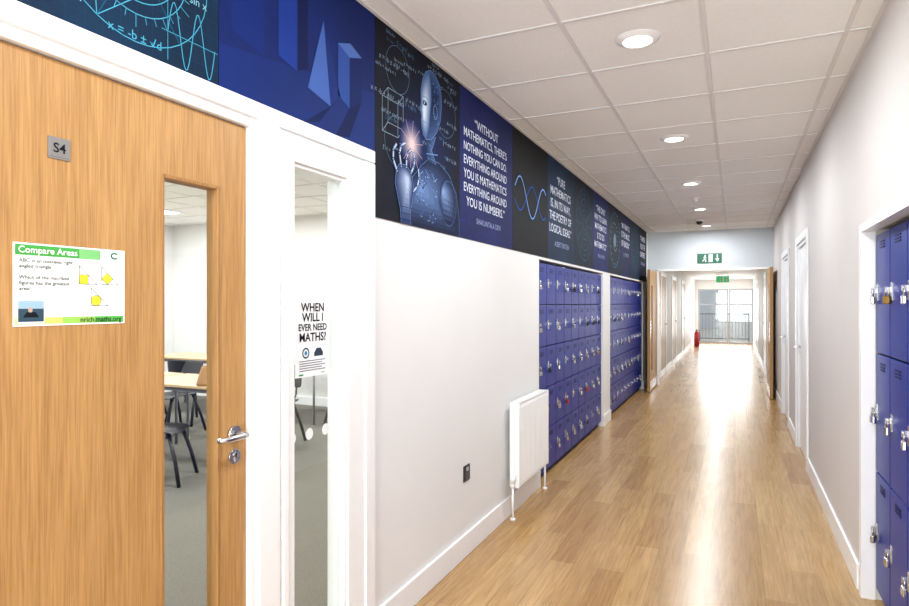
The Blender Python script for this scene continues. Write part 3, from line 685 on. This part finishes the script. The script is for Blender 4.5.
bank('L', p2, ph2, 5, 0.06, [7.9+w2_*(i+0.5) for i in range(10)], w2_, XL-0.02, math.radians(90), gl, 0.5, KL)
gr = 'blue three-door lockers in the opposite recess'
w3_ = 0.305
p3, ph3 = locker_proto(w3_, 3, 0.06, 1.845, 0.45, 'tall blue three-door metal locker column', gr)
random.seed(2)
bank('R', p3, ph3, 3, 0.06, [3.665-w3_*(i+0.5) for i in range(8)], w3_, 0.645, math.radians(-90), gr, 1.0, (0, 0, 0, 0, 1))
# recess trims
boxes('trim_6', [(XR-0.012, XR+0.05, 3.668, 3.682, 0, RH+0.026), (XR-0.012, XR-0.001, 3.682, 3.72, 0, RH+0.026), (XR-0.012, XR-0.001, 1.2, 3.668, RH, RH+0.026), (XR-0.012, XR+0.05, 1.2, 3.668, RH-0.012, RH)],
      GLOSSW, label='white trim around the locker recess', category='trim', **S)

# ------------------------------------------------------------------ right wall doors
for i, (a, c) in enumerate(RD):
    bm = bmesh.new()
    box(bm, XR-0.018, XR-0.001, a-0.07, a, 0, 2.17); box(bm, XR-0.018, XR-0.001, c, c+0.07, 0, 2.17); box(bm, XR-0.018, XR-0.001, a, c, 2.10, 2.17)
    box(bm, XR-0.001, 0.75, a+0.001, a+0.03, 0, 2.099); box(bm, XR-0.001, 0.75, c-0.03, c-0.001, 0, 2.099); box(bm, XR-0.001, 0.75, a+0.03, c-0.03, 2.07, 2.099)
    obj('trim_%d' % (7+i), bm, GLOSSW, bevel=0.003, label='white door frame', category='door frame', **S)
    bm = bmesh.new(); box(bm, XR+0.02, XR+0.065, a+0.033, c-0.033, 0.005, 2.066)
    d = obj('door_%d' % (2+i), bm, GLOSSW, label='white painted side door', category='door', **S)
    bm = bmesh.new(); cyl(bm, (XR+0.02, c-0.10, 1.05), (XR-0.03, c-0.10, 1.05), 0.011); tube(bm, [(XR-0.03, c-0.09, 1.05), (XR-0.032, c-0.16, 1.05), (XR-0.032, c-0.22, 1.05)], 0.009)
    obj('lever_handle', bm, CHROME, parent=d)

# double door leaves open toward the camera
for i, (x, s) in enumerate(((-1.335, 1), (0.535, -1))):
    y0, y1 = 10.58, 11.57
    O2 = Vector((x, y0, 0))
    a, c = (0.0, 0.045) if s > 0 else (-0.045, 0.0)
    bm = bmesh.new()
    va, vb = 0.16, 0.36
    box(bm, a, c, 0, va, 0.008, 2.06); box(bm, a, c, vb, y1-y0, 0.008, 2.06); box(bm, a, c, va, vb, 1.80, 2.06); box(bm, a, c, va, vb, 0.008, 0.35)
    d = obj('door_%d' % (4+i), bm, OAK, loc=O2, bevel=0.002, label='oak double door leaf held open against the wall', category='door', **S)
    bm = bmesh.new(); box(bm, (a+c)/2-0.003, (a+c)/2+0.003, va, vb, 0.35, 1.80); obj('vision_glass', bm, GLASS, parent=d)
    bm = bmesh.new(); f = c if s > 0 else a; box(bm, min(f, f+s*0.002), max(f, f+s*0.002), 0.05, 0.11, 0.9, 1.2); obj('push_plate', bm, CHROME, parent=d)
    bm = bmesh.new(); box(bm, min(f, f+s*0.002), max(f, f+s*0.002), 0.02, y1-y0-0.02, 0.03, 0.18); obj('kick_plate', bm, CHROME, parent=d)

# far corridor doors
for i, (y0, side) in enumerate(((12.9, 'L'), (15.4, 'L'), (18.3, 'L'), (14.2, 'R'), (18.6, 'R'))):
    X = -1.38 if side == 'L' else 0.60; s = 1 if side == 'L' else -1
    def bx(bm, d0, d1, *r): box(bm, min(X+s*d0, X+s*d1), max(X+s*d0, X+s*d1), *r)
    bm = bmesh.new(); bx(bm, 0.001, 0.024, y0-0.08, y0, 0, 2.14); bx(bm, 0.001, 0.024, y0+0.93, y0+1.01, 0, 2.14); bx(bm, 0.001, 0.024, y0, y0+0.93, 2.06, 2.14)
    obj('trim_%d' % (9+i), bm, GLOSSW, label='white door frame', category='door frame', **S)
    bm = bmesh.new(); bx(bm, 0.001, 0.015, y0+0.003, y0+0.927, 0.005, 2.057)
    d = obj('door_%d' % (6+i), bm, OAK if side == 'L' else GLOSSW, label='closed door in the far corridor', category='door', **S)
    bm = bmesh.new(); yy = y0+0.83; cyl(bm, (X+s*0.015, yy, 1.05), (X+s*0.06, yy, 1.05), 0.012); tube(bm, [(X+s*0.06, yy+0.01, 1.05), (X+s*0.06, yy-0.12, 1.05)], 0.01)
    obj('lever_handle', bm, CHROME, parent=d)

# fire extinguisher
e = empty('fire_extinguisher', (-1.20, 22.5, 0), label='red fire extinguisher standing by the far wall', category='fire extinguisher')
bm = bmesh.new(); cyl(bm, (0,0,0.02), (0,0,0.46), 0.085, seg=28); cyl(bm, (0,0,0.46), (0,0,0.53), 0.085, 0.03, seg=28); cyl(bm, (0,0,0), (0,0,0.02), 0.07, seg=28)
obj('cylinder_body', bm, REDM, parent=e)
bm = bmesh.new(); cyl(bm, (0,0,0.53), (0,0,0.58), 0.022); box(bm, -0.01, 0.01, -0.12, 0.02, 0.585, 0.60); box(bm, -0.01, 0.01, -0.10, 0.02, 0.56, 0.572)
obj('valve_handle', bm, BLACK, parent=e)
bm = bmesh.new(); tube(bm, [(0, 0.02, 0.56), (0.08, 0.03, 0.54), (0.105, 0.02, 0.42), (0.10, 0.0, 0.2)], 0.011); obj('hose', bm, BLACK, parent=e)

# ------------------------------------------------------------------ radiator
e = empty('radiator', (XL+0.002, 4.0, 0), label='white ribbed panel radiator low on the wall', category='radiator')
RW, z0, z1 = 0.72, 0.215, 0.80
bm = bmesh.new()
nfl = 22; prof = []
for i in range(nfl):
    a = 0.02+(RW-0.04)*i/nfl; s2 = (RW-0.04)/nfl
    prof += [(a, 0.100), (a+s2*0.55, 0.100), (a+s2*0.65, 0.095), (a+s2*0.9, 0.095)]
prof.append((RW-0.02, 0.100)); prof = [(0, 0.094)]+prof+[(RW, 0.094)]
lo = [bm.verts.new((x, y, z0+0.03)) for y, x in prof]; hi = [bm.verts.new((x, y, z1-0.03)) for y, x in prof]
lo2 = [bm.verts.new((0.092, y, z0)) for y, x in prof]; hi2 = [bm.verts.new((0.092, y, z1)) for y, x in prof]
for i in range(len(prof)-1):
    bm.faces.new((lo[i], lo[i+1], hi[i+1], hi[i])); bm.faces.new((hi[i], hi[i+1], hi2[i+1], hi2[i])); bm.faces.new((lo2[i], lo2[i+1], lo[i+1], lo[i]))
box(bm, 0.083, 0.0915, 0, RW, z0, z1)
obj('front_panel', bm, RADW, parent=e)
bm = bmesh.new(); box(bm, 0.03, 0.0395, 0, RW, z0, z1)
for i in range(24): box(bm, 0.0395, 0.083, 0.03+i*0.028, 0.032+i*0.028, z0+0.03, z1-0.03)
obj('rear_panel', bm, RADW, parent=e)
bm = bmesh.new(); box(bm, 0.028, 0.098, -0.002, 0.002, z0, z1+0.004); obj('side_panel', bm, RADW, parent=e)
bm = bmesh.new(); box(bm, 0.028, 0.098, RW-0.002, RW+0.002, z0, z1+0.004); obj('side_panel', bm, RADW, parent=e)
bm = bmesh.new(); box(bm, 0.028, 0.034, 0.002, RW-0.002, z1, z1+0.006); box(bm, 0.092, 0.098, 0.002, RW-0.002, z1, z1+0.006)
for i in range(35): box(bm, 0.034, 0.092, 0.008+i*0.020, 0.016+i*0.020, z1, z1+0.005)
obj('top_grille', bm, RADW, parent=e)
for yy, sg in ((-0.03, 1), (RW+0.03, -1)):
    bm = bmesh.new(); cyl(bm, (0.06, yy, 0.0), (0.06, yy, 0.235), 0.008)
    cyl(bm, (0.06, yy, 0.0), (0.06, yy, 0.012), 0.018)
    cyl(bm, (0.06, yy, 0.235), (0.06, yy+sg*0.03, 0.235), 0.012)
    obj('pipe', bm, RADW, parent=e)
bm = bmesh.new(); cyl(bm, (0.06, -0.03, 0.22), (0.06, -0.03, 0.26), 0.014); cyl(bm, (0.06, -0.03, 0.26), (0.06, -0.03, 0.31), 0.022, 0.018)
obj('valve', bm, RADW, parent=e, label='white thermostatic valve')
for yy in (0.1, RW-0.13):
    bm = bmesh.new(); box(bm, 0.0, 0.03, yy, yy+0.03, z0+0.1, z1-0.1); obj('wall_bracket', bm, RADW, parent=e)

# socket
e = empty('wall_socket', (XL, 3.31, 0.487), label='square black wall socket with pale rocker', category='socket')
bm = bmesh.new(); box(bm, 0.0005, 0.007, -0.045, 0.045, -0.048, 0.048); obj('cover_plate', bm, BLACK, parent=e, bevel=0.003)
bm = bmesh.new(); box(bm, 0.007, 0.011, -0.030, 0.030, -0.040, 0.005); obj('socket_insert', bm, M('dark_grey_plastic', (60, 62, 66), 0.4, noise=0.02), parent=e, bevel=0.001)
bm = bmesh.new(); box(bm, 0.007, 0.013, -0.012, 0.012, 0.014, 0.036); obj('rocker_switch', bm, M('steel_rocker', (170, 172, 176), 0.35, noise=0.02), parent=e, bevel=0.001)

# ------------------------------------------------------------------ downlights
LENS = M('downlight_lens', (255, 248, 232), 0.5, emit=9)
RING = M('downlight_white_ring', (236, 236, 236), 0.35, noise=0.01)
def ringmesh(bm, r0, r1, za, zb, seg=40):
    v = []
    for r, z in ((r0, za), (r1, zb), (r1+0.004, zb+0.006)):
        v.append([bm.verts.new((r*math.cos(2*math.pi*i/seg), r*math.sin(2*math.pi*i/seg), z)) for i in range(seg)])
    for a in range(2):
        for i in range(seg):
            f = bm.faces.new((v[a][i], v[a][(i+1)%seg], v[a+1][(i+1)%seg], v[a+1][i])); f.smooth = True
proto = None
def downlight(x, y, z, power=None):
    global proto
    if proto is None:
        e = empty('ceiling_downlight', (x, y, z), label='round recessed white downlight in ceiling tile', category='downlight', group='recessed corridor downlights')
        bm = bmesh.new(); ringmesh(bm, 0.070, 0.104, -0.012, 0.0); ringmesh(bm, 0.070, 0.066, -0.012, 0.002)
        obj('trim_ring', bm, RING, parent=e)
        bm = bmesh.new(); cyl(bm, (0,0,-0.004), (0,0,0.006), 0.069, seg=40); obj('lens', bm, LENS, parent=e)
        proto = e
    else: e = clone(proto, (x, y, z))
    ld = bpy.data.lights.new('downlight_lamp', 'AREA'); ld.shape = 'DISK'; ld.size = 0.14; ld.energy = power or 26
    ld.color = (0.94, 0.98, 1.0)
    lo = bpy.data.objects.new('downlight_lamp', ld); COL.objects.link(lo); lo.location = (x, y, z-0.02)
for y in (-0.85, 1.10, 3.05, 5.0, 6.95, 8.90, 10.85): downlight(-0.43, y, CZ+0.002)
for y in (13.0, 15.5, 18.0, 20.8, 23.2): downlight(-0.43, y, 2.374, 14)
# smoke detector + camera dome
def dome(name, x, y, z, r, label, cat, dark):
    e = empty(name, (x, y, z), label=label, category=cat)
    bm = bmesh.new(); cyl(bm, (0,0,0.005), (0,0,-0.02), r, r*0.92, seg=28); obj('mounting_base', bm, RING, parent=e)
    bm = bmesh.new(); bmesh.ops.create_uvsphere(bm, u_segments=20, v_segments=10, radius=r*0.72)
    for v in list(bm.verts):
        if v.co.z > 0.001: v.co.z = 0
    for f in bm.faces: f.smooth = True
    obj('dome_cover', bm, BLACK if dark else RING, parent=e, loc=(0,0,-0.02))
dome('security_camera', -0.50, 10.1, CZ, 0.07, 'small dark dome security camera on ceiling', 'camera', True)
dome('smoke_detector', -0.43, 7.9, CZ, 0.05, 'small white round smoke detector on ceiling', 'smoke detector', False)
dome('smoke_detector', -0.43, 16.8, 2.378, 0.05, 'small white round smoke detector on low ceiling', 'smoke detector', False)

# classroom ceiling light panels
PAN = M('light_panel_diffuser', (250, 252, 255), 0.5, emit=3.0)
pp = None
for x in (-3.2, -5.6, -7.4):
    for y in (1.1, 3.5, 5.9):
        if pp is None:
            e = empty('ceiling_light_panel', (x, y, CZ), label='square flat light panel in classroom ceiling', category='ceiling light', group='classroom ceiling panels')
            bm = bmesh.new()
            for a in ((-0.3,0.3,-0.3,-0.27),(-0.3,0.3,0.27,0.3),(-0.3,-0.27,-0.27,0.27),(0.27,0.3,-0.27,0.27)): box(bm, *a, -0.006, 0.0)
            obj('panel_frame', bm, RING, parent=e)
            bm = bmesh.new(); box(bm, -0.27, 0.27, -0.27, 0.27, -0.003, 0.0); obj('diffuser', bm, PAN, parent=e)
            pp = e
        else: clone(pp, (x, y, CZ))
        ld = bpy.data.lights.new('classroom_lamp', 'AREA'); ld.size = 0.5; ld.energy = 50; ld.color = (0.98, 0.99, 1.0)
        lo = bpy.data.objects.new('classroom_lamp', ld); COL.objects.link(lo); lo.location = (x, y, CZ-0.03)

# ------------------------------------------------------------------ classroom furniture
TLEG = M('grey_steel_paint', (110, 112, 118), 0.4, noise=0.02)
def table(x, y, w=1.2, d=0.6, rot=0, label='light wood topped classroom table with grey legs'):
    e = empty('classroom_table', (x, y, 0), (0,0,rot), label=label, category='table', group='classroom tables')
    bm = bmesh.new(); box(bm, -w/2, w/2, -d/2, d/2, 0.725, 0.75); obj('table_top', bm, LIGHTWOOD, parent=e, bevel=0.004)
    bm = bmesh.new(); box(bm, -w/2+0.05, w/2-0.05, -d/2+0.04, -d/2+0.065, 0.685, 0.7245); obj('frame_rail', bm, TLEG, parent=e)
    bm = bmesh.new(); box(bm, -w/2+0.05, w/2-0.05, d/2-0.065, d/2-0.04, 0.685, 0.7245); obj('frame_rail', bm, TLEG, parent=e)
    for sx in (-1, 1):
        for sy in (-1, 1):
            bm = bmesh.new(); cyl(bm, (sx*(w/2-0.06), sy*(d/2-0.05), 0), (sx*(w/2-0.06), sy*(d/2-0.05), 0.7245), 0.014)
            obj('leg', bm, TLEG, parent=e)
    return e
CH = None
def chair(x, y, rot):
    global CH
    if CH is not None: return clone(CH, (x, y, 0), (0, 0, rot))
    e = empty('classroom_chair', (x, y, 0), (0,0,rot), label='black moulded plastic classroom chair', category='chair', group='classroom chairs')
    def shell(name, P, th):
        bm = bmesh.new(); n, m = len(P), len(P[0])
        A = [[bm.verts.new(p) for p in r] for r in P]
        B = [[bm.verts.new((p[0]+th[0], p[1]+th[1], p[2]+th[2])) for p in r] for r in P]
        for i in range(n-1):
            for j in range(m-1):
                bm.faces.new((A[i][j], A[i+1][j], A[i+1][j+1], A[i][j+1])); bm.faces.new((B[i][j], B[i][j+1], B[i+1][j+1], B[i+1][j]))
        for i in range(n-1):
            bm.faces.new((A[i][0], B[i][0], B[i+1][0], A[i+1][0])); bm.faces.new((A[i][-1], A[i+1][-1], B[i+1][-1], B[i][-1]))
        for j in range(m-1):
            bm.faces.new((A[0][j], A[0][j+1], B[0][j+1], B[0][j])); bm.faces.new((A[-1][j], B[-1][j], B[-1][j+1], A[-1][j+1]))
        for f in bm.faces: f.smooth = True
        obj(name, bm, BLACK, parent=e, subsurf=1)
    # front is -Y
    shell('seat', [[(-0.21+0.42*i/6, -0.20+0.40*j/6, 0.455-0.018*math.cos((i-3)/3*1.5)+(-0.02 if j == 0 else 0)+(0.02 if j == 6 else 0)) for i in range(7)] for j in range(7)], (0,0,-0.014))
    shell('backrest', [[((-0.2+0.4*i/6)*(1-0.02*j*j/3), 0.21+0.012*j+0.03*(1-((i-3)/3)**2), 0.58+0.038*j) for i in range(7)] for j in range(7)], (0,0.014,0))
    for sx in (-1, 1):
        bm = bmesh.new(); tube(bm, [(sx*0.15, -0.13, 0.438), (sx*0.19, -0.20, 0.2), (sx*0.22, -0.24, 0.0)], 0.016); obj('leg', bm, BLACK, parent=e)
        bm = bmesh.new(); tube(bm, [(sx*0.15, 0.14, 0.438), (sx*0.19, 0.22, 0.2), (sx*0.22, 0.27, 0.0)], 0.016); obj('leg', bm, BLACK, parent=e)
        bm = bmesh.new(); tube(bm, [(sx*0.12, 0.10, 0.436), (sx*0.12, 0.20, 0.445), (sx*0.12, 0.238, 0.50), (sx*0.12, 0.262, 0.66)], 0.010); obj('back_support', bm, BLACK, parent=e)
    CH = e; return e
table(-4.60, 4.32, 1.4, 0.7); table(-6.05, 4.32, 1.4, 0.7); table(-6.9, 6.3, 1.4, 0.7); table(-5.35, 6.35, 1.4, 0.7, label='light wood topped classroom table near the end wall')
chair(-4.42, 3.60, math.radians(120)); chair(-5.06, 3.62, math.radians(185)); chair(-6.0, 3.62, math.radians(180))
chair(-5.25, 5.58, math.radians(178)); chair(-4.25, 6.15, math.radians(-80)); chair(-6.2, 5.58, math.radians(182)); chair(-4.45, 5.03, math.radians(5)); chair(-5.9, 5.0, math.radians(-4)); chair(-7.2, 5.56, math.radians(180))
# bag on the table
e = empty('handbag', (-4.30, 4.10, 0.751), (0,0,0.5), label='tan leather handbag on a classroom table', category='bag')
TAN = M('tan_leather', (160, 116, 70), 0.55, noise=0.1, nscale=12)
bm = bmesh.new(); bmesh.ops.create_cube(bm, size=1.0)
for v in bm.verts:
    v.co.x *= 0.32 if v.co.z < 0 else 0.24; v.co.y *= 0.15 if v.co.z < 0 else 0.05; v.co.z = (v.co.z+0.5)*0.18
obj('bag_body', bm, TAN, parent=e, bevel=0.02)
for sy in (-1, 1):
    bm = bmesh.new(); tube(bm, [(-0.07, sy*0.02, 0.165), (-0.06, sy*0.03, 0.22), (0, sy*0.035, 0.25), (0.06, sy*0.03, 0.22), (0.07, sy*0.02, 0.165)], 0.006); obj('bag_handle', bm, M('dark_leather', (90, 60, 36), 0.5, noise=0.05), parent=e)

# ------------------------------------------------------------------ light
def area(name, loc, rot, sx, sy, e, col=(1,1,1)):
    ld = bpy.data.lights.new(name, 'AREA'); ld.shape = 'RECTANGLE'; ld.size = sx; ld.size_y = sy; ld.energy = e; ld.color = col
    o = bpy.data.objects.new(name, ld); COL.objects.link(o); o.location = loc; o.rotation_euler = rot; return o
area('fill_behind', (-0.43, -3.0, 1.3), (math.radians(100), 0, 0), 1.9, 2.2, 155, (0.94, 0.975, 1.0))  # added fill lamp at the open corridor end, tilted up to brighten the ceiling
area('end_window_daylight', (-0.35, YF-0.05, 1.1), (math.radians(-90), 0, 0), 1.7, 1.8, 65, (1.0, 1.0, 1.0))
w = bpy.data.worlds.new('world'); scene.world = w; w.use_nodes = True
bg = w.node_tree.nodes['Background']; bg.inputs[0].default_value = (0.95, 0.97, 1.0, 1); bg.inputs[1].default_value = 1.5

cam = bpy.data.cameras.new('camera'); co = bpy.data.objects.new('camera', cam); COL.objects.link(co)
cam.sensor_width = 36; cam.lens = 24; cam.clip_start = 0.02; cam.clip_end = 200
co.location = (0, 0, 1.5); co.rotation_euler = (math.radians(90), 0, math.radians(24.84))
scene.camera = co
